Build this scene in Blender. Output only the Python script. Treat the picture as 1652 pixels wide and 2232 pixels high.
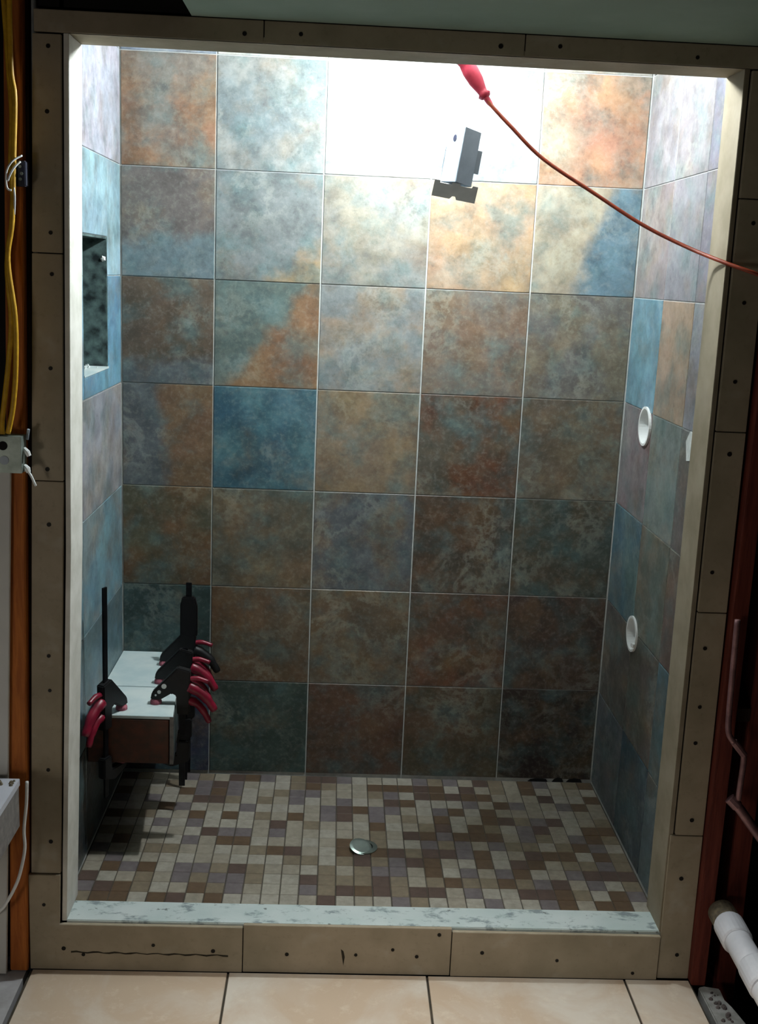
import bpy, bmesh, math, random
from mathutils import Matrix, Vector
random.seed(7)
S = bpy.context.scene
for o in list(bpy.data.objects): bpy.data.objects.remove(o)
COL = S.collection

# ------------------------------------------------------------------ camera, world, light, exposure
cam = bpy.data.objects.new('camera', bpy.data.cameras.new('camera'))
COL.objects.link(cam)
def _rot(a, b, c):
    Rz = Matrix.Rotation(a, 3, 'Z'); Rx = Matrix.Rotation(b, 3, 'X'); Ry = Matrix.Rotation(c, 3, 'Y')
    return Rz @ Rx @ Ry
R = _rot(-0.0427, -0.2102, -0.0438)
M = Matrix((R.col[0], R.col[2], -R.col[1])).transposed().to_4x4()
M.translation = (0.3928, -3.5384, 1.692)
cam.matrix_world = M
cam.data.sensor_fit = 'HORIZONTAL'; cam.data.sensor_width = 36
cam.data.lens = 2412.42 / 1652 * 36
cam.data.clip_start = 0.05
S.camera = cam

w = bpy.data.worlds.new('world'); S.world = w; w.use_nodes = True
w.node_tree.nodes['Background'].inputs[0].default_value = (0.75, 0.85, 1.0, 1)
w.node_tree.nodes['Background'].inputs[1].default_value = 0.0015

FILL_W = 8.0
rl = bpy.data.lights.new('added_room_fill', 'AREA'); rl.energy = FILL_W; rl.size = 0.5; rl.color = (1.0, 0.93, 0.84)  # added fill light out of view beside the camera, lifts the front boards
rlo = bpy.data.objects.new('added_room_fill', rl); COL.objects.link(rlo)
rlo.location = (-1.3, -3.3, 0.6)
rlo.rotation_euler = (Vector((0.6, -0.9, 0.5))-rlo.location).to_track_quat('-Z', 'Y').to_euler()

dl = bpy.data.lights.new('added_floor_spot', 'SPOT'); dl.energy = 150.0; dl.color = (1.0, 0.96, 0.9)  # added spot out of view, brightens the room floor and its bounce
dl.spot_size = math.radians(66); dl.spot_blend = .9; dl.shadow_soft_size = .06
dlo = bpy.data.objects.new('added_floor_spot', dl); COL.objects.link(dlo); dlo.location = (.70, -1.9, 2.2)

BULB = 2700.0
S.view_settings.view_transform = 'Standard'; S.view_settings.look = 'None'
S.view_settings.exposure = 0.0; S.view_settings.gamma = 1.0
S.view_settings.use_curve_mapping = False

# ------------------------------------------------------------------ helpers
def lin(c):
    return tuple(((v/255)/12.92 if v/255 <= .04045 else ((v/255+.055)/1.055)**2.4) for v in c) + (1.0,)

class N:
    def __init__(s, name):
        s.m = bpy.data.materials.new(name); s.m.use_nodes = True
        s.t = s.m.node_tree; s.b = s.t.nodes['Principled BSDF']
    def n(s, typ, **kw):
        x = s.t.nodes.new(typ)
        for k, v in kw.items(): setattr(x, k, v)
        return x
    def l(s, a, b): s.t.links.new(a, b)
    def noise(s, vec, scale, detail=3, rough=.55, dist=0):
        x = s.n('ShaderNodeTexNoise'); x.inputs['Scale'].default_value = scale
        x.inputs['Detail'].default_value = detail; x.inputs['Roughness'].default_value = rough
        x.inputs['Distortion'].default_value = dist
        s.l(vec, x.inputs['Vector']); return x.outputs['Fac']
    def rng(s, v, a, b, c=0, d=1, smooth=False):
        x = s.n('ShaderNodeMapRange'); x.clamp = True
        if smooth: x.interpolation_type = 'SMOOTHSTEP'
        for i, q in zip((1, 2, 3, 4), (a, b, c, d)): x.inputs[i].default_value = q
        s.l(v, x.inputs[0]); return x.outputs[0]
    def mix(s, f, a, b, mode='MIX'):
        x = s.n('ShaderNodeMix', data_type='RGBA', blend_type=mode)
        for sock, v in ((x.inputs[0], f), (x.inputs[6], a), (x.inputs[7], b)):
            if hasattr(v, 'is_output'): s.l(v, sock)
            else: sock.default_value = v
        return x.outputs[2]
    def vec(s, spread=37.0):
        tc = s.n('ShaderNodeTexCoord'); oi = s.n('ShaderNodeObjectInfo')
        m = s.n('ShaderNodeMath', operation='MULTIPLY'); m.inputs[1].default_value = spread
        s.l(oi.outputs['Random'], m.inputs[0])
        a = s.n('ShaderNodeVectorMath', operation='ADD')
        s.l(tc.outputs['Object'], a.inputs[0]); s.l(m.outputs[0], a.inputs[1])
        return a.outputs[0], tc, oi
    def bump(s, h, strength, dist=.002):
        b = s.n('ShaderNodeBump'); b.inputs['Strength'].default_value = strength
        b.inputs['Distance'].default_value = dist
        s.l(h, b.inputs['Height']); s.l(b.outputs[0], s.b.inputs['Normal'])
    def set(s, rough=.6, metal=0, spec=.4):
        s.b.inputs['Roughness'].default_value = rough; s.b.inputs['Metallic'].default_value = metal
        s.b.inputs['Specular IOR Level'].default_value = spec
        return s

def mat_plain(name, c, c2=None, scale=12, rough=.6, metal=0, spec=.4, bump=0, stretch=None, detail=4):
    k = N(name).set(rough, metal, spec)
    v, tc, oi = k.vec()
    if stretch:
        mp = k.n('ShaderNodeMapping'); mp.inputs['Scale'].default_value = stretch
        k.l(v, mp.inputs['Vector']); v = mp.outputs[0]
    f = k.noise(v, scale, detail, .6)
    c2 = c2 or tuple(x*.8 for x in c)
    k.l(k.mix(k.rng(f, .35, .65), lin(c), lin(c2)), k.b.inputs['Base Color'])
    if bump: k.bump(f, bump)
    return k.m

def mat_slate():
    k = N('slate_tile').set(.42, 0, .4)
    v, tc, oi = k.vec(53)
    at = k.n('ShaderNodeAttribute', attribute_type='OBJECT', attribute_name='tint')
    sp = k.n('ShaderNodeAttribute', attribute_type='OBJECT', attribute_name='split')
    on = k.n('ShaderNodeAttribute', attribute_type='OBJECT', attribute_name='split_on')
    n1 = k.noise(v, 5.5, 5, .6, .25)
    f1 = k.rng(n1, .40, .60, 0, 1, True)
    dot = k.n('ShaderNodeVectorMath', operation='DOT_PRODUCT')
    ad = k.n('ShaderNodeVectorMath', operation='MULTIPLY_ADD')
    k.l(tc.outputs['Object'], ad.inputs[0]); ad.inputs[1].default_value = (1, 1, 0); ad.inputs[2].default_value = (0, 0, 1)
    k.l(ad.outputs[0], dot.inputs[0]); k.l(sp.outputs['Vector'], dot.inputs[1])
    n1b = k.rng(k.noise(v, 12, 5, .6), 0, 1, -.07, .07)
    sm = k.n('ShaderNodeMath', operation='ADD'); k.l(dot.outputs['Value'], sm.inputs[0]); k.l(n1b, sm.inputs[1])
    st = k.rng(sm.outputs[0], -.02, .03)
    mm = k.n('ShaderNodeMix', data_type='FLOAT')
    k.l(on.outputs['Fac'], mm.inputs[0]); k.l(f1, mm.inputs[2]); k.l(st, mm.inputs[3])
    base = k.mix(mm.outputs[0], oi.outputs['Color'], at.outputs['Color'])
    base = k.mix(k.rng(k.noise(v, 8.3, 6, .62, .2), .48, .66, 0, .55), base, lin((76, 106, 108)))
    v2 = k.n('ShaderNodeVectorMath', operation='ADD'); k.l(v, v2.inputs[0]); v2.inputs[1].default_value = (7.3, 2.1, 5.5)
    base = k.mix(k.rng(k.noise(v2.outputs[0], 7.1, 6, .62, .2), .52, .70, 0, .42), base, lin((122, 96, 62)))
    # hue drift (slate: olive, mauve), darker clouds, pale scratchy veins
    hv = k.n('ShaderNodeHueSaturation'); hv.inputs['Saturation'].default_value = 0.9
    k.l(k.rng(k.noise(v, 7, 3, .5), .25, .75, .485, .512), hv.inputs['Hue'])
    k.l(base, hv.inputs['Color'])
    clouds = k.rng(k.noise(v, 13, 7, .68, .15), .36, .66, .66, 1.2)
    cm = k.n('ShaderNodeVectorMath', operation='SCALE'); k.l(hv.outputs[0], cm.inputs[0]); k.l(clouds, cm.inputs['Scale'])
    fine = k.noise(v, 60, 8, .72, .2)
    veins = k.rng(fine, .50, .80, 0, .26)
    c = k.mix(veins, cm.outputs[0], lin((176, 178, 168)))
    rd = k.n('ShaderNodeMath', operation='SUBTRACT'); k.l(k.noise(v2.outputs[0], 5.0, 9, .68, .3), rd.inputs[0]); rd.inputs[1].default_value = .5
    ab = k.n('ShaderNodeMath', operation='ABSOLUTE'); k.l(rd.outputs[0], ab.inputs[0])
    ml = k.n('ShaderNodeMath', operation='MULTIPLY'); k.l(k.rng(ab.outputs[0], 0, .05, .17, 0, True), ml.inputs[0]); k.l(k.rng(k.noise(v, 3.5, 2), .48, .62), ml.inputs[1])
    c = k.mix(ml.outputs[0], c, lin((178, 182, 170)))
    pits = k.rng(fine, .30, .44, .35, 0)
    c = k.mix(pits, c, lin((40, 44, 44)))
    k.l(c, k.b.inputs['Base Color'])
    k.l(k.rng(n1, .3, .7, .36, .5), k.b.inputs['Roughness'])
    k.bump(fine, .35, .0015)
    return k.m

def mat_objcol(name, rough=.55, spec=.35, dark=.75):
    k = N(name).set(rough, 0, spec)
    v, tc, oi = k.vec(53)
    f = k.rng(k.noise(v, 45, 5, .65), .3, .7, dark, 1.15)
    cm = k.n('ShaderNodeVectorMath', operation='SCALE'); k.l(oi.outputs['Color'], cm.inputs[0]); k.l(f, cm.inputs['Scale'])
    k.l(cm.outputs[0], k.b.inputs['Base Color'])
    return k.m

def mat_board():
    k = N('backer_board').set(.8, 0, .25)
    v, tc, oi = k.vec(11)
    a = k.noise(tc.outputs['Object'], 5, 4, .6); b = k.noise(v, 60, 5, .7)
    c = k.mix(k.rng(a, .35, .65), lin((160, 148, 128)), lin((138, 128, 108)))
    c = k.mix(k.rng(b, .55, .8, 0, .35), c, lin((96, 90, 74)))
    c = k.mix(k.rng(k.noise(v, 9, 3), .62, .78, 0, .4), c, lin((182, 178, 166)))
    k.l(c, k.b.inputs['Base Color']); k.bump(b, .2, .001)
    return k.m

def mat_curb():
    k = N('thinset_smeared_board').set(.75, 0, .3)
    v, tc, oi = k.vec(5)
    mp = k.n('ShaderNodeMapping'); mp.inputs['Scale'].default_value = (1, 1.8, 1); k.l(v, mp.inputs[0])
    a = k.noise(mp.outputs[0], 15, 6, .68, .2); b = k.noise(v, 5, 3)
    c = k.mix(k.rng(b, .35, .65), lin((196, 204, 202)), lin((176, 190, 188)))
    c = k.mix(k.rng(a, .53, .63, 0, .8), c, lin((108, 120, 124)))
    c = k.mix(k.rng(k.noise(v, 34, 3, .6), .66, .72, 0, .85), c, lin((84, 88, 86)))
    k.l(c, k.b.inputs['Base Color']); k.bump(a, .4, .003)
    return k.m

def mat_floor():
    k = N('beige_floor_tile').set(.38, 0, .45)
    v, tc, oi = k.vec(23)
    a = k.noise(v, 4.5, 5, .6, .5); b = k.noise(v, 22, 6, .65)
    c = k.mix(k.rng(a, .38, .62), lin((202, 193, 180)), lin((186, 166, 144)))
    c = k.mix(k.rng(b, .55, .75, 0, .4), c, lin((222, 212, 194)))
    k.l(c, k.b.inputs['Base Color'])
    return k.m

def mat_wood(name, c1, c2, sc=(14, 14, 1.2)):
    k = N(name).set(.7, 0, .25)
    v, tc, oi = k.vec(31)
    mp = k.n('ShaderNodeMapping'); mp.inputs['Scale'].default_value = sc; k.l(v, mp.inputs[0])
    f = k.noise(mp.outputs[0], 5, 5, .65, .6)
    k.l(k.mix(k.rng(f, .32, .68), lin(c1), lin(c2)), k.b.inputs['Base Color'])
    k.bump(f, .15, .001)
    return k.m

MT = dict(
    slate=mat_slate(), mosaic=mat_objcol('mosaic_tile'), board=mat_board(), curb=mat_curb(), floor=mat_floor(),
    jambr=mat_plain('tan_jamb_board', (140, 130, 112), (122, 112, 92), 9, .8),
    jamb=mat_plain('pale_jamb_board', (214, 212, 204), (196, 194, 184), 14, .8),
    plate=mat_plain('brightened_plate_metal', (220, 226, 228), (206, 213, 216), 24, .5, 0, .5),  # paler than the box metal, making up for missing direct light
    brown=mat_plain('dark_brown_tile', (84, 42, 24), (58, 36, 22), 26, .5, 0, .35, .3),
    grout=mat_plain('thinset_grout', (190, 193, 190), (164, 168, 166), 30, .9),
    fgrout=mat_plain('floor_grout', (78, 72, 62), (62, 58, 50), 30, .9),
    fjoint=mat_plain('open_floor_joint', (70, 62, 50), (48, 44, 36), 30, .95),
    drywall=mat_plain('green_drywall', (150, 168, 156), (136, 156, 142), 3, .85),
    white_dry=mat_plain('white_drywall', (205, 205, 200), (190, 190, 186), 3, .85),
    stud=mat_wood('stud_wood', (176, 104, 42), (134, 70, 28)),
    redstud=mat_wood('red_stud_wood', (112, 52, 40), (78, 32, 26)),
    darkwood=mat_wood('dark_joist_wood', (54, 38, 26), (38, 27, 19)),
    steel=mat_plain('galvanised_steel', (132, 142, 134), (108, 118, 110), 30, .45, .5, .5),
    dull=mat_plain('dull_grey_metal', (160, 173, 185), (148, 161, 173), 24, .5, 0, .5),
    bar=mat_plain('dark_steel_bar', (30, 32, 36), (20, 22, 26), 60, .4, .8, .5),
    black=mat_plain('black_plastic', (13, 13, 15), (9, 9, 11), 40, .5, 0, .3),
    red=mat_plain('red_plastic', (132, 16, 44), (104, 10, 34), 30, .38, 0, .5),
    handle=mat_plain('red_rubber_handle', (186, 48, 72), (156, 34, 56), 30, .5, 0, .4),
    pad=mat_plain('pink_pad', (168, 96, 108), (140, 74, 88), 40, .7),
    cordm=mat_plain('orange_cord', (150, 58, 26), (120, 44, 20), 40, .5),
    romex=mat_plain('yellow_cable', (206, 160, 34), (176, 132, 24), 40, .5),
    white=mat_plain('white_plastic', (232, 234, 232), (218, 222, 220), 20, .4, 0, .5),
    pvc=mat_plain('white_pvc', (226, 226, 232), (206, 208, 214), 10, .35, 0, .5),
    dirt=mat_plain('dried_dirt', (116, 104, 82), (82, 76, 64), 80, .95),
    copper=mat_plain('old_copper', (150, 112, 112), (112, 80, 82), 24, .5, .4, .5),
    bluebox=mat_plain('dark_blue_box', (32, 36, 56), (24, 26, 40), 30, .5),
    concrete=mat_plain('grey_cement', (150, 150, 148), (112, 112, 108), 16, .95, 0, .2, .5),
    subfloor=mat_plain('grey_subfloor', (172, 170, 172), (140, 138, 136), 9, .9, 0, .2, .3),
    rubble=mat_plain('rubble', (96, 88, 86), (60, 54, 54), 50, .95, 0, .2, .8),
    screw=mat_plain('screw_head', (34, 32, 28), (24, 22, 20), 60, .6, .5),
    crack=mat_plain('dark_crack', (48, 42, 28), (36, 32, 22), 60, .9),
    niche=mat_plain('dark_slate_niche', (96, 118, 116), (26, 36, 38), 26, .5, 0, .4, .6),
    marble=mat_plain('pale_tile', (204, 214, 212), (178, 196, 198), 8, .45),
    topboard=mat_plain('pale_laminate', (196, 198, 204), (176, 178, 186), 6, .6),
    edgeboard=mat_plain('grey_particle_edge', (128, 124, 120), (104, 100, 98), 40, .9),
    chrome=mat_plain('drain_metal', (176, 190, 184), (150, 168, 160), 30, .25, .8),
    hole=mat_plain('dark_hollow', (10, 10, 10), (8, 8, 8), 10, .9),
    mortar=mat_plain('mortar_smear', (206, 210, 208), (184, 190, 188), 60, .9, 0, .2, .6),
    ply=mat_plain('dark_backing', (22, 18, 16), (14, 12, 11), 8, .9),
)
# glowing bulb
_k = N('lit_bulb'); _k.b.inputs['Emission Color'].default_value = (0.90, 0.98, 1.0, 1)
_k.b.inputs['Emission Strength'].default_value = BULB; _k.b.inputs['Base Color'].default_value = (1, 1, 1, 1)
_tc = _k.n('ShaderNodeTexCoord'); _k.l(_k.rng(_k.noise(_tc.outputs['Object'], 20), 0, 1, .3, .4), _k.b.inputs['Roughness'])
MT['bulb'] = _k.m

def link(name, me, m, parent=None, inv=None, smooth=False):
    if m and not me.materials: me.materials.append(MT[m] if isinstance(m, str) else m)
    o = bpy.data.objects.new(name, me); COL.objects.link(o)
    if smooth:
        for p in me.polygons: p.use_smooth = True
    if parent:
        o.parent = parent
        if inv is not False and parent.type == 'EMPTY' and parent.get('world_parts'):
            o.matrix_parent_inverse = Matrix.Translation(-parent.location)
    return o

def tagit(o, label, cat, group=None, kind=None):
    o['label'] = label; o['category'] = cat
    if group: o['group'] = group
    if kind: o['kind'] = kind
    return o

def thing(name, label, cat, loc=(0, 0, 0), rot=(0, 0, 0), group=None, kind=None, world=True):
    o = bpy.data.objects.new(name, None); COL.objects.link(o)
    o.empty_display_size = .05; o.location = loc; o.rotation_euler = rot
    if world: o['world_parts'] = 1
    return tagit(o, label, cat, group, kind)

def rebase(o):
    me = o.data
    xs = [v.co for v in me.vertices]
    c = Vector(((min(v.x for v in xs)+max(v.x for v in xs))/2, (min(v.y for v in xs)+max(v.y for v in xs))/2, min(v.z for v in xs)))
    me.transform(Matrix.Translation(-c)); o.location = c
    return o

class MB:
    def __init__(s): s.v = []; s.f = []
    def add(s, vs, fs):
        n = len(s.v); s.v += [tuple(v) for v in vs]; s.f += [tuple(i+n for i in f) for f in fs]; return s
    def box(s, x0, x1, y0, y1, z0, z1):
        vs = [(x, y, z) for z in (z0, z1) for y in (y0, y1) for x in (x0, x1)]
        return s.add(vs, [(0, 2, 3, 1), (4, 5, 7, 6), (0, 1, 5, 4), (2, 6, 7, 3), (0, 4, 6, 2), (1, 3, 7, 5)])
    def prism(s, poly, a, b, axis=1, fn=None):
        n = len(poly); vs = []
        for t in (a, b):
            for p in poly:
                q = [p[0], p[1]]; q.insert(axis, t); vs.append(q)
        fs = [tuple(range(n)), tuple(range(2*n-1, n-1, -1))] + [(i, i+n, (i+1) % n+n, (i+1) % n) for i in range(n)]
        return s.add(vs, fs)
    def tube(s, pts, r, seg=8, cap=True):
        pts = [Vector(p) for p in pts]; n = len(pts); rs = r if isinstance(r, (list, tuple)) else [r]*n
        ring = []; up = None
        for i, p in enumerate(pts):
            d = (pts[min(i+1, n-1)]-pts[max(i-1, 0)]).normalized()
            if up is None: up = Vector((0, 0, 1)) if abs(d.z) < .9 else Vector((1, 0, 0))
            a = d.cross(up).normalized(); b = a.cross(d).normalized(); up = b
            ring += [p+(a*math.cos(2*math.pi*k/seg)+b*math.sin(2*math.pi*k/seg))*rs[i] for k in range(seg)]
        fs = [(i*seg+k, i*seg+(k+1) % seg, (i+1)*seg+(k+1) % seg, (i+1)*seg+k) for i in range(n-1) for k in range(seg)]
        if cap: fs += [tuple(range(seg-1, -1, -1)), tuple((n-1)*seg+k for k in range(seg))]
        return s.add(ring, fs)
    def mesh(s, name, M=None):
        me = bpy.data.meshes.new(name); me.from_pydata(s.v, [], s.f)
        bm = bmesh.new(); bm.from_mesh(me); bmesh.ops.recalc_face_normals(bm, faces=bm.faces); bm.to_mesh(me); bm.free()
        if M: me.transform(M)
        me.update(); return me
    def build(s, name, m, parent=None, smooth=False, bevel=0, M=None):
        me = s.mesh(name, M)
        if bevel:
            bm = bmesh.new(); bm.from_mesh(me)
            bmesh.ops.bevel(bm, geom=[e for e in bm.edges if e.calc_face_angle(0) > .5], offset=bevel, segments=2, affect='EDGES', clamp_overlap=True)
            bm.to_mesh(me); bm.free()
        return link(name, me, m, parent, smooth=smooth)

def spline(pts, n=6):
    P = [Vector(p) for p in pts]; out = []
    for i in range(len(P)-1):
        p0 = P[max(i-1, 0)]; p1 = P[i]; p2 = P[i+1]; p3 = P[min(i+2, len(P)-1)]
        for k in range(n):
            t = k/n
            out.append(.5*((2*p1)+(p2-p0)*t+(2*p0-5*p1+4*p2-p3)*t*t+(3*p1-p0-3*p2+p3)*t**3))
    out.append(P[-1]); return out

def disc(c, r, h, seg=10, axis='Y'):
    m = MB(); d = {'X': (h, 0, 0), 'Y': (0, h, 0), 'Z': (0, 0, h)}[axis]
    return m.tube([c, tuple(a+b for a, b in zip(c, d))], r, seg)

def box_obj(name, m, b, parent=None, bevel=0): return MB().box(*b).build(name, m, parent, bevel=bevel)

def cut(o, cutter_mesh):
    c = bpy.data.objects.new('cutter', cutter_mesh); COL.objects.link(c)
    md = o.modifiers.new('cut', 'BOOLEAN'); md.object = c; md.operation = 'DIFFERENCE'; md.solver = 'EXACT'
    bpy.context.view_layer.update()
    dg = bpy.context.evaluated_depsgraph_get()
    me = bpy.data.meshes.new_from_object(o.evaluated_get(dg))
    o.modifiers.clear(); o.data = me
    bpy.data.objects.remove(c)

def struct(name, label, cat, m=None, boxes=()):
    if boxes:
        k = MB()
        for b in boxes: k.box(*b)
        o = k.build(name, m)
    else:
        o = bpy.data.objects.new(name, None); COL.objects.link(o)
    return tagit(o, label, cat, kind='structure')

# ------------------------------------------------------------------ dimensions
T = .33; H0 = .338; XL = -.2886; XR = 4*T; SUB = .009; TOP = 2.46
ROWS = [0] + [H0+i*T for i in range(7)]           # 0 .338 .668 ... 2.318
ZR = ROWS + [TOP]
YB = -.80                                         # front end of the shower floor
FL = -.135                                        # room floor level
FY = -.90                                         # front plane of the boards
def shl(z): return .0234*(z-1)
def shr(z): return -.006*(z-1)

# tile meshes: chamfered slabs, local x/y in the plane, z out of it
_tm = {}
def tile_mesh(w, h, t=.009, b=.0015, mat='slate'):
    key = (round(w, 4), round(h, 4), t, b, mat)
    if key not in _tm:
        a, c = w/2, h/2; v = []
        for z, k in ((0, 0), (t-b, 0), (t, b)):
            v += [(-a+k, -c+k, z), (a-k, -c+k, z), (a-k, c-k, z), (-a+k, c-k, z)]
        f = [(8, 9, 10, 11)] + [(i+4*l, (i+1) % 4+4*l, (i+1) % 4+4*l+4, i+4*l+4) for l in (0, 1) for i in range(4)]
        me = bpy.data.meshes.new(mat+'_tile'); me.from_pydata(v, [], f); me.update()
        me.materials.append(MT[mat]); _tm[key] = me
    return _tm[key]
BASIS = {'back': Matrix(((1, 0, 0), (0, 0, -1), (0, 1, 0))), 'left': Matrix(((0, 0, 1), (1, 0, 0), (0, 1, 0))),
         'right': Matrix(((0, 0, -1), (-1, 0, 0), (0, 1, 0))), 'floor': Matrix.Identity(3)}
G = .0035
def put_tile(parent, face, u0, u1, v0, v1, plane, c1, c2=None, split=None, mat='slate', name='wall_tile', t=.009, gap=(.0042, .0024)):
    """u,v: x,z on the back wall; y,z on the side walls; x,y on a floor. plane = position of the tile's rear."""
    gu, gv = gap if isinstance(gap, tuple) else (gap, gap); w, h = u1-u0-gu, v1-v0-gv; uc, vc = (u0+u1)/2, (v0+v1)/2
    o = bpy.data.objects.new(name, tile_mesh(w, h, t, mat=mat)); COL.objects.link(o); o.parent = parent
    Mx = BASIS[face].to_4x4()
    dz = random.uniform(-.0006, .0006)
    Mx.translation = {'back': (uc, plane+dz, vc), 'left': (plane+dz, uc, vc), 'right': (plane+dz, uc, vc), 'floor': (uc, vc, plane+dz*.4)}[face]
    o.matrix_local = Mx
    o.color = lin(c1)
    if mat == 'slate':
        o['tint'] = list(lin(c2 or c1)[:3]); o['split'] = list(split) if split else [0., 0., 0.]; o['split_on'] = 1.0 if split else 0.0
    return o

# ------------------------------------------------------------------ shower walls
wall_back = struct('wall_back', 'rear shower wall of large multicoloured slate tiles under the work lamp', 'wall', 'grout',
                   [(XL-.12, XR+.12, SUB-.006, .12, FL-.05, TOP)])
# (colour 1, colour 2, split) for every tile, columns left to right, top row first
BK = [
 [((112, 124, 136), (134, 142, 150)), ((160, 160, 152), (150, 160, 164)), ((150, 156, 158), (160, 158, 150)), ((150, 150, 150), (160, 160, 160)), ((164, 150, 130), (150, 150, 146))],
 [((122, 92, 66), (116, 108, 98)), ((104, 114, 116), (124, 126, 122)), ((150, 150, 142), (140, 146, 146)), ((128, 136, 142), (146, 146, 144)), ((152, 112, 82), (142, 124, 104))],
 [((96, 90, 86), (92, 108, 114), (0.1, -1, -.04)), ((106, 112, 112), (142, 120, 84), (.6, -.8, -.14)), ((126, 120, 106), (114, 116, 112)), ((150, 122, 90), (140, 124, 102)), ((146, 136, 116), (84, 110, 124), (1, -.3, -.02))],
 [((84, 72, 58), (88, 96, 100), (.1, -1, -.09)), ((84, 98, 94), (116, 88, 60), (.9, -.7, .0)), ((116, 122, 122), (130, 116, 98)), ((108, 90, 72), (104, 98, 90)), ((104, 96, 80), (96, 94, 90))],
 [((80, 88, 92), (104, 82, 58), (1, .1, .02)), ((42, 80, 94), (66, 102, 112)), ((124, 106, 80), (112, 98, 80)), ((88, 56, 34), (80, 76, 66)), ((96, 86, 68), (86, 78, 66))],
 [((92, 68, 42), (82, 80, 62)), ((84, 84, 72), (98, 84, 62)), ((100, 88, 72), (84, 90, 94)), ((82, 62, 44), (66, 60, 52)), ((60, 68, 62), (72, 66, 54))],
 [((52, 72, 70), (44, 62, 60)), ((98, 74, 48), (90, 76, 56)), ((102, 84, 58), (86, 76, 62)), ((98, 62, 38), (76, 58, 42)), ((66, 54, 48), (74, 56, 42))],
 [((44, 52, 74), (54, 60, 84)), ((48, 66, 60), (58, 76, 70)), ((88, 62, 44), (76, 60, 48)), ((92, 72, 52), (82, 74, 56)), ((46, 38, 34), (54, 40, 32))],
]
cols = [(XL, 0), (0, T), (T, 2*T), (2*T, 3*T), (3*T, 4*T)]
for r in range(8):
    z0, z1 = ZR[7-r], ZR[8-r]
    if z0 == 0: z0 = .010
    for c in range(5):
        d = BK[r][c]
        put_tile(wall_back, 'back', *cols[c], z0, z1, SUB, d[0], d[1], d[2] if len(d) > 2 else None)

for xa, xb, hh in ((1.10, 1.17, .012), (1.185, 1.225, .018), (1.235, 1.29, .016)):
    MB().prism([(xa, .0005), (xb, .0005), (xb-.006, hh*.8), ((xa+xb)/2, hh), (xa+.01, hh*.7)], -.0014, .006, 1).build('joint_void', 'hole', wall_back)
NY0, NY1, NZ0, NZ1 = -.52, -.20, 1.388, 1.768       # wall niche
wl = [(XL-.13, XL-SUB+.006, FY+.13, 0, FL-.05, NZ0), (XL-.13, XL-SUB+.006, FY+.13, 0, NZ1, TOP),
      (XL-.13, XL-SUB+.006, FY+.13, NY0, NZ0, NZ1), (XL-.13, XL-SUB+.006, NY1, 0, NZ0, NZ1), (XL-.15, XL-.13, FY+.13, 0, NZ0-.02, NZ1+.02)]
wall_left = struct('wall_left', 'left shower wall of bluish slate tiles with a dark niche in it', 'wall', 'grout', wl)
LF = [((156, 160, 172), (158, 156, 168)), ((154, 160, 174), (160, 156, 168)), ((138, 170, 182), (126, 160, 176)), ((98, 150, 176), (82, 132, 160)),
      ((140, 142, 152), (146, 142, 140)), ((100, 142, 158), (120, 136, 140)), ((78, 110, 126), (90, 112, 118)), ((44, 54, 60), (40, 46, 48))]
PL = XL-SUB
YS = [-.765, -.56, -.33, -SUB]
def lt(y0, y1, z0, z1, r):
    d = LF[r]; put_tile(wall_left, 'left', y0, y1, z0, z1, PL, d[0], d[1])
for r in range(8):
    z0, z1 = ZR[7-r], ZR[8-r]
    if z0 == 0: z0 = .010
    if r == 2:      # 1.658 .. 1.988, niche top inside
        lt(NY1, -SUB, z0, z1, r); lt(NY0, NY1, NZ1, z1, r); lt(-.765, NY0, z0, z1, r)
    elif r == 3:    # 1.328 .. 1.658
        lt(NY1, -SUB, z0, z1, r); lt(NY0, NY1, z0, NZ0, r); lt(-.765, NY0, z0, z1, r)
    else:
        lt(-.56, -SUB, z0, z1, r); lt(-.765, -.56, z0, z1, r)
# niche lining
XN = XL-.115
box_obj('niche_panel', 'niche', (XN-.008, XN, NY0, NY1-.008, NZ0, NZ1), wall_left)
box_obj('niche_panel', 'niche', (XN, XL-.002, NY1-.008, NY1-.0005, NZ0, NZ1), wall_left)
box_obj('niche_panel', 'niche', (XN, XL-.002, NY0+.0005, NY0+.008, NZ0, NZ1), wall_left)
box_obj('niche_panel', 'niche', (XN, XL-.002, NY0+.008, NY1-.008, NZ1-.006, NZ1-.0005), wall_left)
box_obj('niche_sill', 'marble', (XN, XL+.001, NY0+.001, NY1-.001, NZ0+.0005, NZ0+.006), wall_left)
k = MB()
for i in range(9):
    y = NY1-.004-random.random()*.12; x = XL-.01-random.random()*.07; s = random.uniform(.0025, .006)
    k.tube([(x, y, NZ0+.0055), (x+.001, y, NZ0+.0065+s)], [s, s*.4], 6)
o = k.build('mortar_crumbs', 'mortar', wall_left); o['kind'] = 'stuff'
MB().tube([(XL-.012, NY1-.008, 1.706), (XL-.012, NY1-.0115, 1.706)], [.009, .004], 5).build('mortar_spot', 'white', wall_left)

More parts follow.
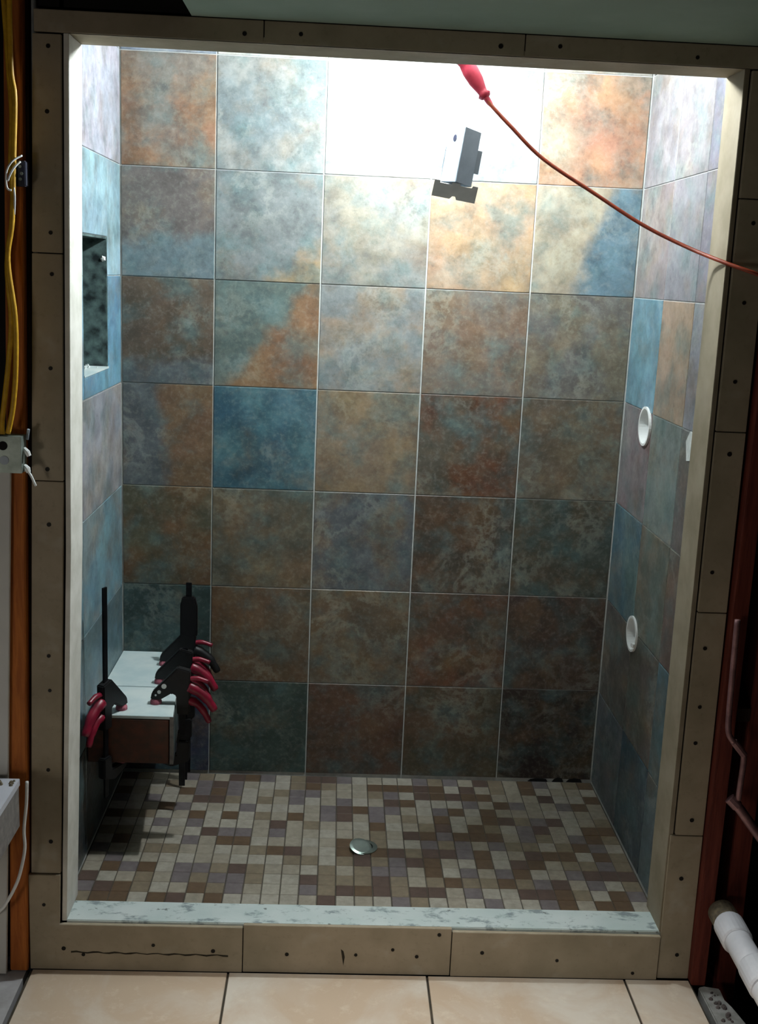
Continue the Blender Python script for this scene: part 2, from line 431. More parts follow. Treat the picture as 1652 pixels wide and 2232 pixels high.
wall_right = struct('wall_right', 'right shower wall of streaky slate tiles with two white valve rings', 'wall', 'grout',
                    [(XR+SUB-.006, XR+.12, FY+.13, 0, FL-.05, TOP)])
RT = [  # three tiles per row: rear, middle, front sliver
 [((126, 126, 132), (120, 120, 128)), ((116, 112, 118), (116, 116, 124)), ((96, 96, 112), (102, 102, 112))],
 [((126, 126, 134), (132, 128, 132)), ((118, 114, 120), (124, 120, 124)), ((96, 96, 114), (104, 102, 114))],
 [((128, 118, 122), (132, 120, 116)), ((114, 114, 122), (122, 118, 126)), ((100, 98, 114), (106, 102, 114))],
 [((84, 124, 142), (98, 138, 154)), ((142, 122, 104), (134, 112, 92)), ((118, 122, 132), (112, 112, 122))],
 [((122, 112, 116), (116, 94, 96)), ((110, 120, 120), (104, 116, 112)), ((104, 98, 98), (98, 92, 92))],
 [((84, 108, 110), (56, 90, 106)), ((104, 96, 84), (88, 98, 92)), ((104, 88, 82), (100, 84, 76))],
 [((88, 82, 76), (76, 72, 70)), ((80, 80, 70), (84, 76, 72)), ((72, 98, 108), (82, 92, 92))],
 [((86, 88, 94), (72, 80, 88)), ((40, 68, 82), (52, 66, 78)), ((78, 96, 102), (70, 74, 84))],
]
RTILES = []
PR = XR+SUB
for r in range(8):
    z0, z1 = ZR[7-r], ZR[8-r]
    if z0 == 0: z0 = .010
    for (y0, y1), d in zip(((-.33, -SUB), (-.62, -.33), (-.765, -.62)), RT[r]):
        RTILES.append((put_tile(wall_right, 'right', y0, y1, z0, z1, PR, d[0], d[1]), y0, y1, z0, z1))
def ring_mesh(y, z, r, d=.06):
    return MB().tube([(XR-.01, y, z), (XR+d, y, z)], r, 36).mesh('cutter')
def valve_ring(y, z, r, label, stub):
    for o, y0, y1, z0, z1 in RTILES:
        if y-r < y1 and y+r > y0 and z-r < z1 and z+r > z0:
            o.data = o.data.copy(); cut(o, ring_mesh(y, z, r))
    cut(wall_right, ring_mesh(y, z, r))
    t = thing('valve_ring', label, 'plumbing fitting', (XR, y, z-r), group=None)
    seg = 36; v = []; f = []
    prof = [(-.006, r+.003), (-.006, r-.004), (.05, r-.006), (.05, r-.001), (.001, r-.001), (.001, r+.003)]
    for i in range(seg):
        a = 2*math.pi*i/seg
        v += [(XR+px, y+rr*math.cos(a), z+rr*math.sin(a)) for px, rr in prof]
    n = len(prof)
    f = [(i*n+j, i*n+(j+1) % n, ((i+1) % seg)*n+(j+1) % n, ((i+1) % seg)*n+j) for i in range(seg) for j in range(n)]
    MB().add(v, f).build('sleeve', 'white', t, smooth=False)
    disc((XR+.042, y, z), r-.006, .006, 28, 'X').build('rear_plate', 'dull', t)
    MB().tube([(XR+.042, y+.006, z+.012), (XR+.016, y+.006, z+.012)], .019, 16).build('valve_stem', 'chrome', t)
    if stub:
        MB().tube([(XR+.02, y-r*.7, z-r*.35), (XR-.014, y-r*.95, z-r*.4)], [.008, .007], 10).build('stub_nozzle', 'white', t)
    return t
valve_ring(-.270, 1.285, .056, 'upper round white plastic ring sunk in the right tiled wall', False)
valve_ring(-.342, .657, .052, 'lower round white plastic ring sunk in the right tiled wall', True)
MB().prism([(-.69, 1.25), (-.72, 1.255), (-.722, 1.325), (-.70, 1.33), (-.672, 1.30)], XR-.003, XR+.0005, 0).build('mortar_smear', 'mortar', wall_right)

# ------------------------------------------------------------------ shower floor of mosaic
floor_sh = struct('floor', 'shower floor of small brown and beige mosaic tiles round a drain', 'floor', 'fgrout',
                  [(XL-.02, XR+.02, YB-.005, .01, -.05, -.003)])
PAL = [((150, 144, 132), .23), ((140, 132, 118), .20), ((116, 104, 86), .17), ((86, 68, 50), .18), ((80, 64, 56), .11), ((102, 94, 94), .11)]
def pick():
    x = random.random()
    for c, p in PAL:
        x -= p
        if x < 0: return c
    return PAL[0][0]
NC = 31; PW = (XR-XL)/NC; NR = 15; PH = -YB/NR
cells = [(i, j) for j in range(NR) for i in range(NC)]
rest = {}
vis = []
for i, j in cells:
    x = XL+(i+.5)*PW; y = YB+(j+.5)*PH
    hidden = (x < -.13 and y > -.45) or (x < -.2 and y > -.5)
    vis.append(((1 if hidden else 0), j, i))
vis.sort()
ind = set((i, j) for _, j, i in vis[:298])
for i, j in cells:
    c = pick()
    x0 = XL+i*PW; y0 = YB+j*PH
    if (i, j) in ind:
        put_tile(floor_sh, 'floor', x0, x0+PW, y0, y0+PH, -.007, c, mat='mosaic', name='mosaic_tile', t=.007, gap=(.0028, .0012))
    else:
        rest.setdefault(c, []).append((x0, y0))
k = MB(); mi = []
for q, (c, lst) in enumerate(rest.items()):
    for x0, y0 in lst:
        g = .0014; b = .0013; n = len(k.f)
        x1, y1 = x0+PW-g, y0+PH-.0006; xa, ya = x0+g, y0+.0006
        v = [(xa, ya, -.007), (x1, ya, -.007), (x1, y1, -.007), (xa, y1, -.007), (xa, ya, -.0013), (x1, ya, -.0013), (x1, y1, -.0013), (xa, y1, -.0013),
             (xa+b, ya+b, 0), (x1-b, ya+b, 0), (x1-b, y1-b, 0), (xa+b, y1-b, 0)]
        k.add(v, [(8, 9, 10, 11)]+[(a+4*l, (a+1) % 4+4*l, (a+1) % 4+4*l+4, a+4*l+4) for l in (0, 1) for a in range(4)])
        mi += [q]*(len(k.f)-n)
me = k.mesh('mosaic_field')
for c in rest: me.materials.append(mat_plain('mosaic_%d_%d_%d' % c, c, tuple(int(v*.88) for v in c), 45, .55))
me.polygons.foreach_set('material_index', mi)
o = link('mosaic_field', me, None, floor_sh); o['kind'] = 'stuff'

# drain
dr = thing('floor_drain', 'round metal drain with a lifted shiny cover in the mosaic floor', 'drain', (.521, -.481, 0))
k = MB(); seg = 28
for i in range(seg):
    a0, a1 = 2*math.pi*i/seg, 2*math.pi*(i+1)/seg
    pr = [(.028, .0005), (.042, .0005), (.042, .004), (.028, .005)]
    vs = [(.521+p*math.cos(a), -.481+p*math.sin(a), z) for a in (a0, a1) for p, z in pr]
    k.add(vs, [(j, (j+1) % 4, 4+(j+1) % 4, 4+j) for j in range(4)])
k.build('drain_ring', 'chrome', dr)
disc((.521, -.481, .0005), .0285, .001, 24, 'Z').build('drain_hole', 'hole', dr)
k = MB().tube([(0, 0, 0), (0, 0, .002), (0, 0, .004)], [.034, .034, .026], 24)
k.build('drain_cover', 'chrome', dr, M=Matrix.Translation((.512, -.492, .009)) @ Matrix.Rotation(math.radians(14), 4, 'X') @ Matrix.Rotation(math.radians(10), 4, 'Y'))

# ------------------------------------------------------------------ front wall: framing core and backer boards
XJL, XJR = -.242, 1.302                            # inner faces of the jambs at z = 1
ZS = 2.188                                         # soffit
def shi(z): return .0115*(z-1) if z > 1 else .026*(z-1)
def lx(x, z): return x+(shl(z) if x < -.30 else shi(z))
def rx(x, z): return x+shr(z)
wall_front = struct('wall_front', 'front wall of the shower, framing covered with beige backer board', 'wall')
def board(poly, y0, y1, m='board', name='backer_board', fn=None):
    """polygon in x,z (already sheared), from y0 to y1"""
    return MB().prism(poly, y0, y1, 1).build(name, m, wall_front, bevel=.001)
def lquad(x0, x1, z0, z1): return [(lx(x0, z0), z0), (lx(x1, z0), z0), (lx(x1, z1), z1), (lx(x0, z1), z1)]
def rquad(x0, x1, z0, z1): return [(rx(x0, z0), z0), (rx(x1, z0), z0), (rx(x1, z1), z1), (rx(x0, z1), z1)]
BT = .012
YI = -.768                                          # rear edge of the jamb
# framing core
MB().prism([(lx(-.325, z), z) for z in (FL-.02, 1, 2.42)]+[(lx(XJL-.013, z), z) for z in (2.42, 1, FL-.02)], FY+BT+.001, YI, 1).build('framing', 'ply', wall_front)
MB().prism(rquad(XJR+.013, 1.383, FL-.02, 2.42), FY+BT+.001, YI, 1).build('framing', 'ply', wall_front)
MB().box(-.25, 1.31, FY+BT+.001, YI, ZS+.013, TOP).build('framing', 'ply', wall_front)
MB().box(-.27, 1.33, FY+BT+.014, YI-.034, FL, -.011).build('framing', 'ply', wall_front)
# jamb linings, soffit
jl = board([(lx(XJL-.012, z), z) for z in (0, 1, ZS)]+[(lx(XJL, z), z) for z in (ZS, 1, 0)], FY+.006, YI, 'jamb')
jr = board(rquad(XJR, XJR+.012, -.0, ZS), FY+.006, YI, 'jambr')
so = board([(lx(XJL, ZS)-.012, ZS), (rx(XJR, ZS)+.012, ZS), (rx(XJR, ZS)+.012, ZS+.012), (lx(XJL, ZS)-.012, ZS+.012)], FY+.002, YI)
cb = MB().box(-.268, 1.312, FY+.006, YB+.0, -.012, .003).build('curb_top', 'curb', wall_front, bevel=.002)
# left column
g = .0012
LB = []
for z0, z1 in ((.139, 1.176), (1.176, 1.71), (1.71, 2.185)):
    LB.append(board(lquad(-.335, XJL-.016, z0+g, z1-g), FY, FY+BT))
Lc = [(lx(-.335, FL), FL), (.195-g, FL), (.195-g, -.004), (lx(XJL-.016, -.004)+.0, -.004), (lx(XJL-.016, .139), .139-g), (lx(-.335, .139)-.006, .139-g)]
LB.append(board(Lc, FY-.006, FY+BT-.006))
# curb faces
CM = board([(.195+g, FL), (.749-g, FL), (.749-g, .003), (.195+g, .003)], FY-.004, FY+BT-.004)
CR = board([(.749+g, FL), (1.3105-g, FL), (1.3105-g, -.006), (.749+g, -.004)], FY-.007, FY+BT-.007)
# right column
RB = []
for z0, z1 in ((FL, .287), (.287, .899), (.899, 1.357), (1.357, 1.903), (1.903, 2.185)):
    RB.append(board(rquad((XJR+.016 if z0 > 0 else 1.3125-shr(FL)), 1.391, z0+(g if z0 > 0 else 0), z1-g), FY, FY+BT))
# header
HB = []
for x0, x1 in ((-.305, .203), (.203, .788), (.788, 1.46)):
    HB.append(board([(x0+g, ZS+.0), (x1-g, ZS+.0), (x1-g, 2.2345), (x0+g, 2.2345)], FY, FY+BT))
# screws: pixel survey turned into wall positions
def screw(parent, x, z, y=FY):
    MB().tube([(x, y-.0012, z), (x, y+.001, z)], random.uniform(.0045, .006), 8).build('screw_head', 'screw', parent)
SCREWS = [(-0.273, 2.158, 'L2'), (-0.278, 2.020, 'L2'), (-0.275, 1.756, 'L2'), (-0.274, 1.663, 'L1'), (-0.281, 1.446, 'L1'), (-0.293, 1.205, 'L1'), (-0.292, 1.069, 'L0'), (-0.299, 0.734, 'L0'), (-0.298, 0.643, 'L0'), (-0.306, 0.429, 'L0'), (-0.303, 0.230, 'L0'), (-0.323, 0.053, 'L3'), (-0.223, -0.090, 'L3'), (-0.040, -0.059, 'L3'), (0.117, -0.073, 'L3'), (0.312, -0.080, 'M0'), (0.495, -0.078, 'M0'), (0.593, -0.061, 'M0'), (0.658, -0.080, 'M0'), (0.715, -0.014, 'M0'), (0.832, -0.063, 'C0'), (1.035, -0.082, 'C0'), (1.243, -0.116, 'C0'), (1.361, -0.063, 'R0'), (1.350, 1.849, 'R3'), (1.349, 1.666, 'R3'), (1.348, 1.479, 'R3'), (1.354, 1.303, 'R2'), (1.343, 1.004, 'R2'), (1.346, 0.805, 'R1'), (1.349, 0.647, 'R1'), (1.348, 0.548, 'R1'), (1.361, 0.332, 'R1'), (1.350, 0.163, 'R0'), (0.160, 2.205, 'H0'), (0.285, 2.210, 'H1'), (0.733, 2.207, 'H1'), (0.867, 2.213, 'H2'), (1.181, 2.205, 'H2'), (-0.274, -0.073, 'L3')]
for x, z, b in SCREWS:
    bl = {'L': LB, 'R': RB, 'H': HB, 'M': [CM], 'C': [CR]}[b[0]]
    p = bl[int(b[1])]
    y = {'M': FY-.004, 'C': FY-.007}.get(b[0], FY-.006 if b == 'L3' else FY)
    screw(p, x, z, y)
# long dark crack across the left curb board and smaller flaws
k = MB(); x = -.255; z = -.083; up = []; dn = []
for i in range(30):
    xx = -.255+i*.0142; zz = -.083+.0018*math.sin(i*1.7)-.0001*i; hh = .0008+.0016*abs(math.sin(i*.9+1))*(.3 if 11 < i < 18 else 1)
    up.append((xx, zz+hh)); dn.append((xx, zz-hh))
k.prism(up+dn[::-1], FY-.0068, FY-.0055, 1).build('crack', 'crack', LB[3])
MB().prism([(.455, -.062), (.462, -.068), (.466, -.085), (.463, -.110), (.459, -.086)], FY-.0048, FY-.0035, 1).build('crack', 'crack', CM)

# ------------------------------------------------------------------ room floor, ceiling, side framing
floor_rm = struct('floor', 'room floor of large glossy beige tiles in front of the curb', 'floor', 'fjoint',
                  [(-.362, 1.402, -2.6, FY-.008, FL-.06, FL-.0045)])
XF = [-.358, .158, .688, 1.222, 1.400]; YF = [FY-.0045, -1.44, -1.97, -2.5]
for i in range(4):
    for j in range(3):
        put_tile(floor_rm, 'floor', XF[i], XF[i+1], YF[j+1], YF[j], FL-.010, (200, 190, 170), mat='floor', name='floor_tile', t=.010, gap=.006)
sub_l = box_obj('subfloor_strip', 'subfloor', (-.90, -.372, -2.6, FY+.02, FL-.06, FL-.004))
tagit(rebase(sub_l), 'pale grey bare subfloor left of the beige floor tiles', 'subfloor')
plate_pts = [(1.418, -2.6), (1.50, -2.6), (1.506, -1.5), (1.496, -1.3), (1.512, -1.18), (1.49, -1.08), (1.478, -1.02), (1.468, -.99), (1.47, -.945), (1.43, -.935), (1.414, -.94)]
o = MB().prism(plate_pts, FL-.05, FL+.004, 2).build('sill_plate', 'concrete', bevel=.003)
tagit(rebase(o), 'rough grey plaster-covered sill plate right of the beige floor', 'sill plate')
cr = box_obj('crawl_floor', 'ply', (1.40, 2.4, -2.6, FY+.3, FL-.20, FL-.10)); tagit(rebase(cr), 'dark ground in the hollow under the white drain pipe', 'ground', kind='structure')

ceiling = struct('ceiling', 'greenish grey drywall ceiling of the room above the header board', 'ceiling', 'drywall', [(.043, 2.4, -3.2, FY-.001, 2.236, 2.249)])
ceil2 = struct('ceiling', 'white drywall ceiling over the shower', 'ceiling', 'white_dry', [(XL-.12, XR+.12, FY+.13, .12, TOP, TOP+.013)])
dk = box_obj('attic_floor', 'ply', (-.9, 2.4, -3.2, .12, 2.50, 2.52)); tagit(rebase(dk), 'dark floor deck above the open joists', 'deck', kind='structure')
JL = ['dark joist in the open ceiling at far left, the leftmost one', 'dark joist in the open ceiling left of the green drywall', 'dark joist resting on the left edge of the green drywall']
for n, x in enumerate((-.50, -.14, .06)):
    o = box_obj('ceiling_joist', 'darkwood', (x-.019, x+.019, -3.1, FY-.02, 2.26, 2.495)); tagit(rebase(o), JL[n], 'joist', 'joists of the open ceiling')

# left stud bay
bl = box_obj('wall_left', 'ply', (-.95, -.352, -.78, -.76, FL-.05, 2.5)); tagit(rebase(bl), 'dark backing of the open stud bay at the left', 'wall', kind='structure')
o = MB().prism([(-.412, FL-.0), (-.366, FL-.0), (-.323, 2.40), (-.362, 2.40)], -.915, -.84, 1).build('wall_stud', 'stud', bevel=.002)
tagit(rebase(o), 'orange brown wooden stud left of the shower frame behind the yellow cables', 'stud')
o = MB().prism([(-.60, FL), (-.418, FL), (-.372, 1.22), (-.55, 1.22)], -.93, -.918, 1).build('drywall_offcut', 'white_dry', bevel=.001)
tagit(rebase(o), 'pale drywall edge along the left border below the grey box', 'drywall')
o = MB().prism([(-.3625, FL), (-.3545, FL), (-.318, 2.30), (-.326, 2.30)], -.885, -.86, 1).build('stud_edge', 'darkwood')
tagit(rebase(o), 'dark narrow furring strip in the gap beside the left backer board', 'strip')
# worktop
wt = thing('worktop', 'pale board end with thick grey edge jutting in at the left border', 'worktop', (-.55, -1.2, .30))
MB().box(-.75, -.362, -1.6, -.955, .412, .430).build('top_sheet', 'topboard', wt, bevel=.001)
MB().box(-.75, -.364, -1.6, -.957, .302, .4115).build('edge_core', 'edgeboard', wt, bevel=.002)
k = MB()
for i in range(10):
    x = -.40+random.uniform(-.02, .03); y = -.965-random.random()*.03; s = random.uniform(.003, .008)
    k.tube([(x, y, .430), (x, y, .430+s)], [s, s*.5], 6)
o = k.build('debris', 'dirt'); tagit(rebase(o), 'small dark crumbs on the rear corner of the pale board end', 'debris', kind='stuff')

# yellow cables
c1 = spline([(-.362, -.929, 2.30), (-.352, -.929, 2.096), (-.347, -.932, 2.002), (-.352, -.932, 1.90), (-.351, -.929, 1.797), (-.366, -.932, 1.68), (-.361, -.929, 1.555), (-.370, -.932, 1.451), (-.384, -.94, 1.33), (-.384, -.945, 1.292)])
o = MB().tube(c1, .0062, 8).build('power_cable', 'romex', smooth=True); tagit(rebase(o), 'left one of two yellow electrical cables running down the left stud', 'cable', 'yellow cables on the left stud')
c2 = spline([(-.338, -.96, 2.30), (-.342, -.95, 2.106), (-.334, -.955, 2.04), (-.340, -.95, 1.93), (-.346, -.955, 1.778), (-.358, -.955, 1.69), (-.345, -.955, 1.566), (-.346, -.955, 1.451), (-.354, -.957, 1.36), (-.368, -.955, 1.2965)])
o = MB().tube(c2, .0062, 8).build('power_cable', 'romex', smooth=True); tagit(rebase(o), 'right one of two yellow electrical cables ending at the grey steel box', 'cable', 'yellow cables on the left stud')

# upper box with white wires
ub = thing('switch_box', 'dark blue switch box with loose white wires high on the left stud', 'electrical box', (-.335, -.94, 1.85))
MB().box(-.350, -.317, -.945, -.916, 1.853, 1.908).build('box', 'bluebox', ub, bevel=.002)
for p in ([(-.322, -.95, 1.918), (-.338, -.965, 1.905), (-.350, -.97, 1.885), (-.354, -.965, 1.86), (-.352, -.962, 1.845), (-.344, -.962, 1.842)],
          [(-.326, -.95, 1.905), (-.336, -.96, 1.892), (-.345, -.965, 1.875), (-.351, -.962, 1.862)],
          [(-.340, -.955, 1.85), (-.338, -.958, 1.825), (-.341, -.955, 1.79)]):
    MB().tube(spline(p, 4), .0022, 6).build('wire', 'white', ub, smooth=True)
for x, z in ((-.328, 1.895), (-.325, 1.88), (-.328, 1.868)):
    MB().tube([(x, -.948, z), (x, -.944, z)], .0035, 8).build('terminal_screw', 'steel', ub)

# steel outlet box
sb = thing('outlet_box', 'grey galvanised steel box with round knockouts on the left stud', 'electrical box', (-.36, -.95, 1.20))
t0 = .0015
k = MB().box(-.415, -.337, -.962, -.9605, 1.204, 1.290)
for b in ((-.415, -.337, -.9605, -.916, 1.204, 1.2055), (-.415, -.337, -.9605, -.916, 1.2885, 1.290), (-.3385, -.337, -.9605, -.916, 1.2055, 1.2885), (-.415, -.4135, -.9605, -.916, 1.2055, 1.2885)): k.box(*b)
k.build('box', 'steel', sb, bevel=.0005)
disc((-.3785, -.9632, 1.268), .0105, .001, 18, 'Y').build('knockout_hole', 'hole', sb)
disc((-.376, -.9632, 1.234), .0105, .001, 18, 'Y').build('knockout_disc', 'dull', sb)
MB().box(-.397, -.391, -.966, -.9622, 1.205, 1.275).build('cable_strap', 'romex', sb)
MB().tube([(-.336, -.94, 1.259), (-.327, -.945, 1.252), (-.323, -.945, 1.243)], [.0055, .0065, .005], 8).build('cable_connector', 'white', sb)
MB().tube([(-.336, -.94, 1.218), (-.328, -.945, 1.212), (-.325, -.945, 1.204)], [.006, .0075, .005], 8).build('cable_connector', 'white', sb)
MB().tube(spline([(-.326, -.945, 1.206), (-.319, -.947, 1.196), (-.313, -.947, 1.182), (-.309, -.946, 1.172)], 4), [.003]*12+[.0022], 6).build('wire', 'white', sb, smooth=True)
MB().tube([(-.331, -.93, 1.280), (-.326, -.935, 1.305)], .0035, 6).build('bracket_tab', 'dull', sb)

o = MB().tube(spline([(-.346, -.95, .42), (-.349, -.95, .36), (-.356, -.952, .29), (-.354, -.955, .242), (-.362, -.96, .191), (-.375, -.96, .146), (-.397, -.96, .10), (-.42, -.96, .066), (-.47, -.96, .03)]), .0042, 8).build('thin_cable', 'white', smooth=True)
tagit(rebase(o), 'thin white cable curving down below the pale board end', 'cable')

# right stud bay
br = box_obj('wall_right', 'ply', (1.40, 2.4, -.70, -.68, FL-.2, 2.3)); tagit(rebase(br), 'dark backing of the open stud bay at the right', 'wall', kind='structure')
o = MB().box(1.398, 1.436, -.93, -.84, FL-.0, 2.23).build('wall_stud', 'redstud', bevel=.002); tagit(rebase(o), 'reddish wooden stud right beside the shower frame', 'stud')
o = MB().box(1.482, 1.53, -.90, -.81, FL-.09, 2.23).build('wall_stud', 'redstud', bevel=.002); tagit(rebase(o), 'reddish wooden stud behind the white drain pipe at the right border', 'stud')
o = MB().box(1.437, 1.481, -.905, -.86, .612, .65).build('blocking', 'darkwood', bevel=.002); tagit(rebase(o), 'dark wood block between the two reddish studs at the right', 'block')
sp = thing('supply_pipe', 'old reddish copper water pipe bending down between the right studs', 'pipe', (1.45, -.96, .3))
MB().tube(spline([(1.400, -.955, .90), (1.402, -.957, .76), (1.404, -.96, .65), (1.407, -.965, .605), (1.425, -.965, .578), (1.448, -.965, .553), (1.453, -.965, .53), (1.452, -.965, .47), (1.451, -.965, .425)], 5), .0075, 10).build('pipe_run', 'copper', sp, smooth=True)
MB().tube(spline([(1.438, -.958, .418), (1.455, -.965, .403), (1.485, -.97, .365), (1.52, -.975, .322), (1.56, -.98, .27)], 4), .0125, 10).build('lower_pipe', 'copper', sp, smooth=True)
MB().tube([(1.432, -.956, .425), (1.452, -.964, .406)], .0145, 10).build('elbow', 'copper', sp)
MB().tube([(1.422, -.965, .583), (1.452, -.965, .548)], .0095, 10).build('coupling', 'copper', sp)
dp = thing('drain_pipe', 'white plastic drain pipe lying beside the sill plate at the right', 'pipe', (1.455, -1.1, .04))
MB().tube([(1.455, -.93, .088), (1.455, -1.06, .084), (1.455, -2.2, .05)], .034, 24).build('pipe_run', 'pvc', dp, smooth=True)
for a, b in ((-.985, -1.062), (-1.165, -1.25)):
    MB().tube([(1.455, a, .0865), (1.455, a-.006, .0865), (1.455, b+.006, .083), (1.455, b, .083)], [.036, .0395, .0395, .036], 24).build('coupling', 'pvc', dp)
MB().tube([(1.455, -.932, .088), (1.455, -.962, .0875), (1.455, -.984, .0870)], [.0355, .0365, .0345], 24).build('dirty_end', 'dirt', dp)
k = MB()
for i in range(110):
    x = random.uniform(1.43, 1.53); y = random.uniform(-1.25, -.945); s = random.uniform(.002, .008)
    zb = FL+.003 if x < 1.466 and y < -.95 else FL-.101
    k.tube([(x, y, zb), (x+s*.2, y, zb+s)], [s, s*.55], 6)
o = k.build('rubble', 'rubble'); tagit(rebase(o), 'loose grey plaster rubble on and beside the sill plate', 'rubble', kind='stuff')

# ------------------------------------------------------------------ floating bench
be = thing('shower_bench', 'floating tiled bench seat in the rear left corner held by clamps', 'bench', (-.17, -.28, .287))
bx = lambda y: -.09+(-.041+.09)*(-y/.55)          # free right edge
ZT, ZBm, YFB = .434, .288, -.55
def bpoly(y0, y1, i=0.0): return [(XL+.001, y1), (bx(y1)-i, y1), (bx(y0)-i, y0), (XL+.001, y0)]
MB().prism(bpoly(YFB+.010, -.001, .010), ZBm, ZT-.010, 2).build('slab', 'ply', be)  # slab coloured near black to deepen the shade under the bench
MB().prism(bpoly(-.32, -.002, .002), ZT-.009, ZT, 2).build('top_tile', 'marble', be, bevel=.001)
MB().prism(bpoly(YFB+.001, -.324, .002), ZT-.009, ZT, 2).build('top_tile', 'marble', be, bevel=.001)
ft = put_tile(be, 'back', XL+.001, bx(YFB)-.012, ZBm, ZT-.010, YFB+.0095, (70, 38, 24), (62, 46, 30))
ft.data = ft.data.copy(); ft.data.materials[0] = MT['brown']; ft.name = 'front_tile'; ft.matrix_parent_inverse = Matrix.Translation(-be.location)
L = math.hypot(bx(0)-bx(YFB), .54)
k = MB().prism([(bx(YFB)-.0095, YFB+.002), (bx(YFB), YFB+.002), (bx(0), -.003), (bx(0)-.0095, -.003)], ZBm, ZT-.010, 2)
st = k.build('side_tile', 'slate', be, bevel=.001); st.color = lin((60, 56, 56)); st['tint'] = list(lin((48, 54, 60))[:3]); st['split'] = [0., 0., 0.]; st['split_on'] = 0.0
MB().box(bx(YFB)-.011, bx(YFB)-.0005, YFB-.0005, YFB+.0015, ZBm, ZT-.001).build('edge_trim', 'edgeboard', be)

# ------------------------------------------------------------------ trigger clamps
def clamp(label, loc, ang, ztop, zlow, grip=False, hcol='black', dots=False, reach=.092, drop=0):
    """local: bar along z through the origin, jaws along +x, handles along -x, z = 0 on the bench top"""
    t = thing('bar_clamp', label, 'clamp', loc, (0, 0, ang), group='bar clamps on the bench edge', world=False)
    MB().box(-.009, .009, -.003, .003, zlow, ztop).build('bar', 'bar', t, bevel=.0008)
    MB().prism([(-.024, .105), (.014, .115), (.030, .098), (reach-.004, .036), (reach, .015), (reach-.028, .0145), (.030, .036), (.016, .028), (.014, -.03), (-.022, -.03)], -.013, .013, 1).build('jaw_body', 'black', t, bevel=.003)
    MB().tube([(reach-.015, 0, .001), (reach-.015, 0, .008), (reach-.015, 0, .016)], [.017, .017, .013], 16).build('jaw_pad', 'pad', t)
    MB().tube(spline([(-.018, 0, .055), (-.045, 0, .042), (-.072, 0, .018), (-.095, 0, -.018)], 4), [.017]*4+[.015]*5+[.012]*3+[.010], 10).build('handle', hcol, t, smooth=True)
    MB().tube(spline([(-.018, 0, .012), (-.040, 0, .004), (-.062, 0, -.020), (-.080, 0, -.056)], 4), [.013]*4+[.011]*5+[.009]*3+[.007], 10).build('trigger', 'red', t, smooth=True)
    MB().tube(spline([(-.020, 0, .078), (-.046, 0, .080), (-.076, 0, .070)], 4), [.008]*5+[.007]*4, 8).build('release_lever', 'red', t, smooth=True)
    zf = -(ZT-ZBm)
    MB().prism([(-.022, zf-.03), (-.022, zf+.03), (.014, zf+.03), (.016, zf-.012), (reach-.03, zf-.0145), (reach, zf-.015), (reach-.01, zf-.032), (.03, zf-.05)], -.012, .012, 1).build('fixed_jaw', 'black', t, bevel=.003)
    MB().tube([(reach-.017, 0, zf-.002), (reach-.017, 0, zf-.016)], .015, 14).build('jaw_pad', 'pad', t)
    if grip:
        MB().prism([(-.028, .10), (.026, .10), (.026, .205), (.020, .232), (-.020, .232), (-.028, .20)], -.012, .012, 1).build('bar_grip', 'black', t, bevel=.004)
    if dots:
        for x, z, r in ((.052, .058, .0075), (.066, .040, .0055), (.076, .030, .003)):
            MB().tube([(x, .0128, z), (x, .0142, z)], r, 12).build('maker_mark', 'white', t)
    return t
PI = math.pi
clamp('rearmost black clamp on the bench, its bar and black grip standing tallest at the right', (-.056, -.125, ZT), PI, .278, -.37, grip=True)
clamp('middle black and red clamp of the three on the right edge of the bench', (-.045, -.285, ZT), PI, .115, -.32, hcol='red')
clamp('front black and red clamp on the right bench corner with white dots on its jaw', (-.030, -.45, ZT), PI, .09, -.26, hcol='red', dots=True)
clamp('black and red clamp with a long thin bar on the bench front at left', (-.229, -.573, ZT), math.radians(66), .385, -.24, hcol='red')

# ------------------------------------------------------------------ work lamp, cord, hanging box
wlm = thing('work_lamp', 'hand-held work lamp with red handle hanging behind the header board', 'lamp', (.66, -.54, 2.15))
A = Vector((.748, -.56, 2.147)); D = Vector((.635, -.52, 2.32))-A; D.normalize()
prof = [(0, .006), (.003, .013), (.010, .017), (.016, .012), (.024, .013), (.050, .019), (.080, .021), (.105, .018), (.115, .020)]
MB().tube([A+D*a for a, r in prof], [r for a, r in prof], 18).build('handle', 'handle', wlm, smooth=True)
MB().tube([A+D*.115, A+D*.140], [.021, .021], 16).build('socket', 'black', wlm)
Bc = A+D*.190
me = bpy.data.meshes.new('bulb'); bm = bmesh.new(); bmesh.ops.create_uvsphere(bm, u_segments=16, v_segments=10, radius=.030, matrix=Matrix.Translation(Bc)); bm.to_mesh(me); bm.free()
link('bulb', me, 'bulb', wlm, smooth=True)
a1 = D.orthogonal().normalized(); a2 = D.cross(a1)
for i in range(4):
    u = a1*math.cos(i*PI/2+.5)+a2*math.sin(i*PI/2+.5)
    MB().tube(spline([A+D*.135+u*.022, A+D*.160+u*.042, A+D*.195+u*.044, A+D*.225+u*.022, A+D*.232], 4), .0014, 5).build('guard_wire', 'steel', wlm)
MB().tube(spline([A+D*.232, A+D*.25+a1*.01, Vector((.640, -.50, 2.42)), Vector((.638, -.50, 2.459))], 4), .0022, 6).build('hook', 'steel', wlm)
cpts = [tuple(A+D*.004), (.762, -.568, 2.128), (.810, -.585, 2.080), (.894, -.61, 2.002), (1.020, -.66, 1.920), (1.139, -.72, 1.843), (1.236, -.79, 1.791), (1.296, -.89, 1.757), (1.353, -.935, 1.735), (1.42, -.94, 1.712), (1.60, -1.0, 1.66)]
MB().tube(spline(cpts, 8), .0048, 10).build('cord', 'cordm', wlm, smooth=True)
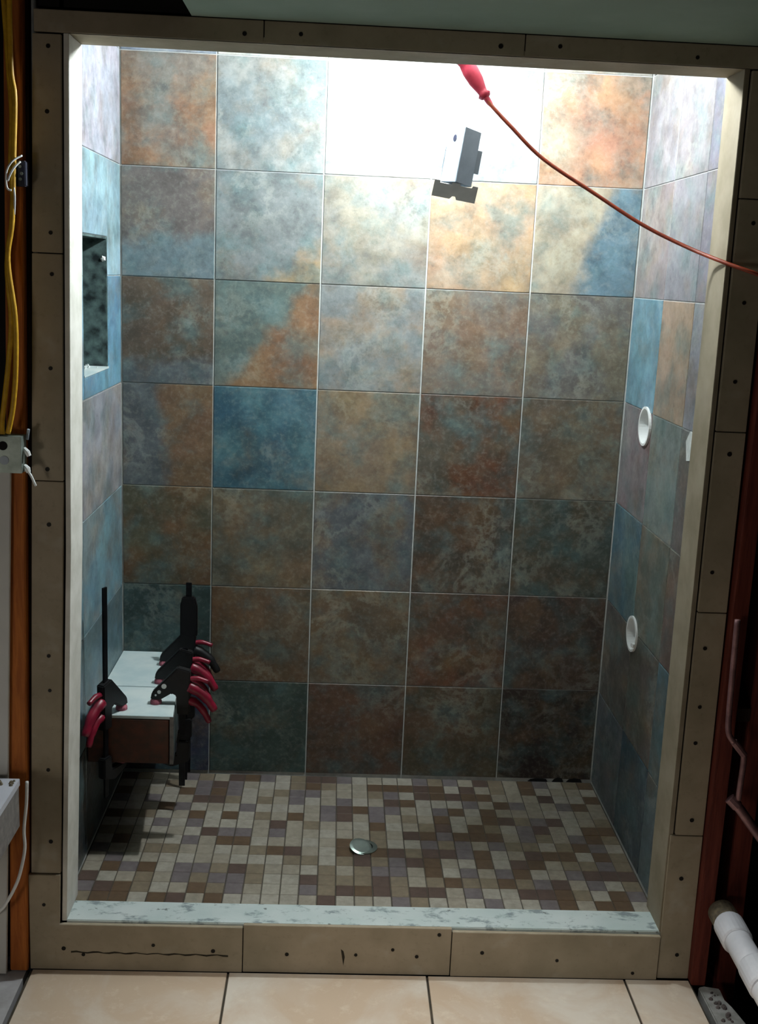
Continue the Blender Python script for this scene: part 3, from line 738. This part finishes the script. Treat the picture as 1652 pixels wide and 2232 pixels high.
MB().tube([A+D*.006, A-D*.008+Vector((.004, 0, -.004)), A-D*.022+Vector((.006, 0, -.004))], [.0085, .0075, .004], 10).build('strain_relief', 'handle', wlm)

hb = thing('metal_box', 'grey metal box with bracket plate hanging on a thin wire before the tiles', 'box', (.71, -.49, 1.89))
HM = Matrix.Translation((.707, -.49, 2.076)) @ Matrix.Rotation(math.radians(8), 4, 'Y') @ Matrix.Rotation(math.radians(-3), 4, 'X') @ Matrix.Scale(1.003, 4)
RZ = Matrix.Rotation(math.radians(41), 4, 'Z')
# body: thin-walled box, open underneath
hw, hd, hh, th = .031, .029, .140, .0016
k = MB()
for b in ((-hw, hw, -hd, -hd+th, -hh, 0), (-hw, hw, hd-th, hd, -hh, 0), (-hw, -hw+th, -hd+th, hd-th, -hh, 0), (hw-th, hw, -hd+th, hd-th, -hh, 0), (-hw+th, hw-th, -hd+th, hd-th, -th, 0)): k.box(*b)
k.build('body', 'dull', hb, M=HM @ RZ, bevel=.0006)
# oval knock-out on the left-hand visible face
k = MB().tube([(-hw-.0008, .003, -.024), (-hw+.0002, .003, -.024)], .0075, 16)
k.build('knockout_hole', 'bluebox', hb, M=HM @ RZ @ Matrix.Diagonal((1, .8, 1.15, 1)))
for sx in (-1, 1):
    MB().box(-.006 if sx < 0 else -.006, .006, -.001, .001, -.105, -.045).build('ear', 'dull', hb, M=HM @ Matrix.Translation((sx*.048, .0, 0)), bevel=.0005)
    MB().box(-.006, .006, -.0008, .0008, -.078, -.070).build('ear_tab', 'dull', hb, M=HM @ Matrix.Translation((sx*.042, .001, 0)))
pl = [(-.058, -.022), (-.010, -.022), (-.004, -.014), (.004, -.014), (.008, -.022), (.058, -.022), (.058, .022), (.044, .022), (.042, .016), (.012, .016), (.010, .022), (-.010, .022), (-.012, .016), (-.042, .016), (-.044, .022), (-.058, .022)]
MB().prism(pl, -.0012, .0012, 1).build('bracket_plate', 'plate', hb, M=HM @ Matrix.Translation((.0, -.016, -.160)) @ Matrix.Rotation(math.radians(24), 4, 'X'))
MB().box(-.012, .012, -.001, .001, -.146, -.130).build('plate_tab', 'dull', hb, M=HM @ Matrix.Translation((0, -.012, 0)))
MB().tube([HM @ Vector((0, 0, -.001)), (.709, -.49, 2.25), (.710, -.49, 2.459)], .0008, 5).build('hanging_wire', 'steel', hb)
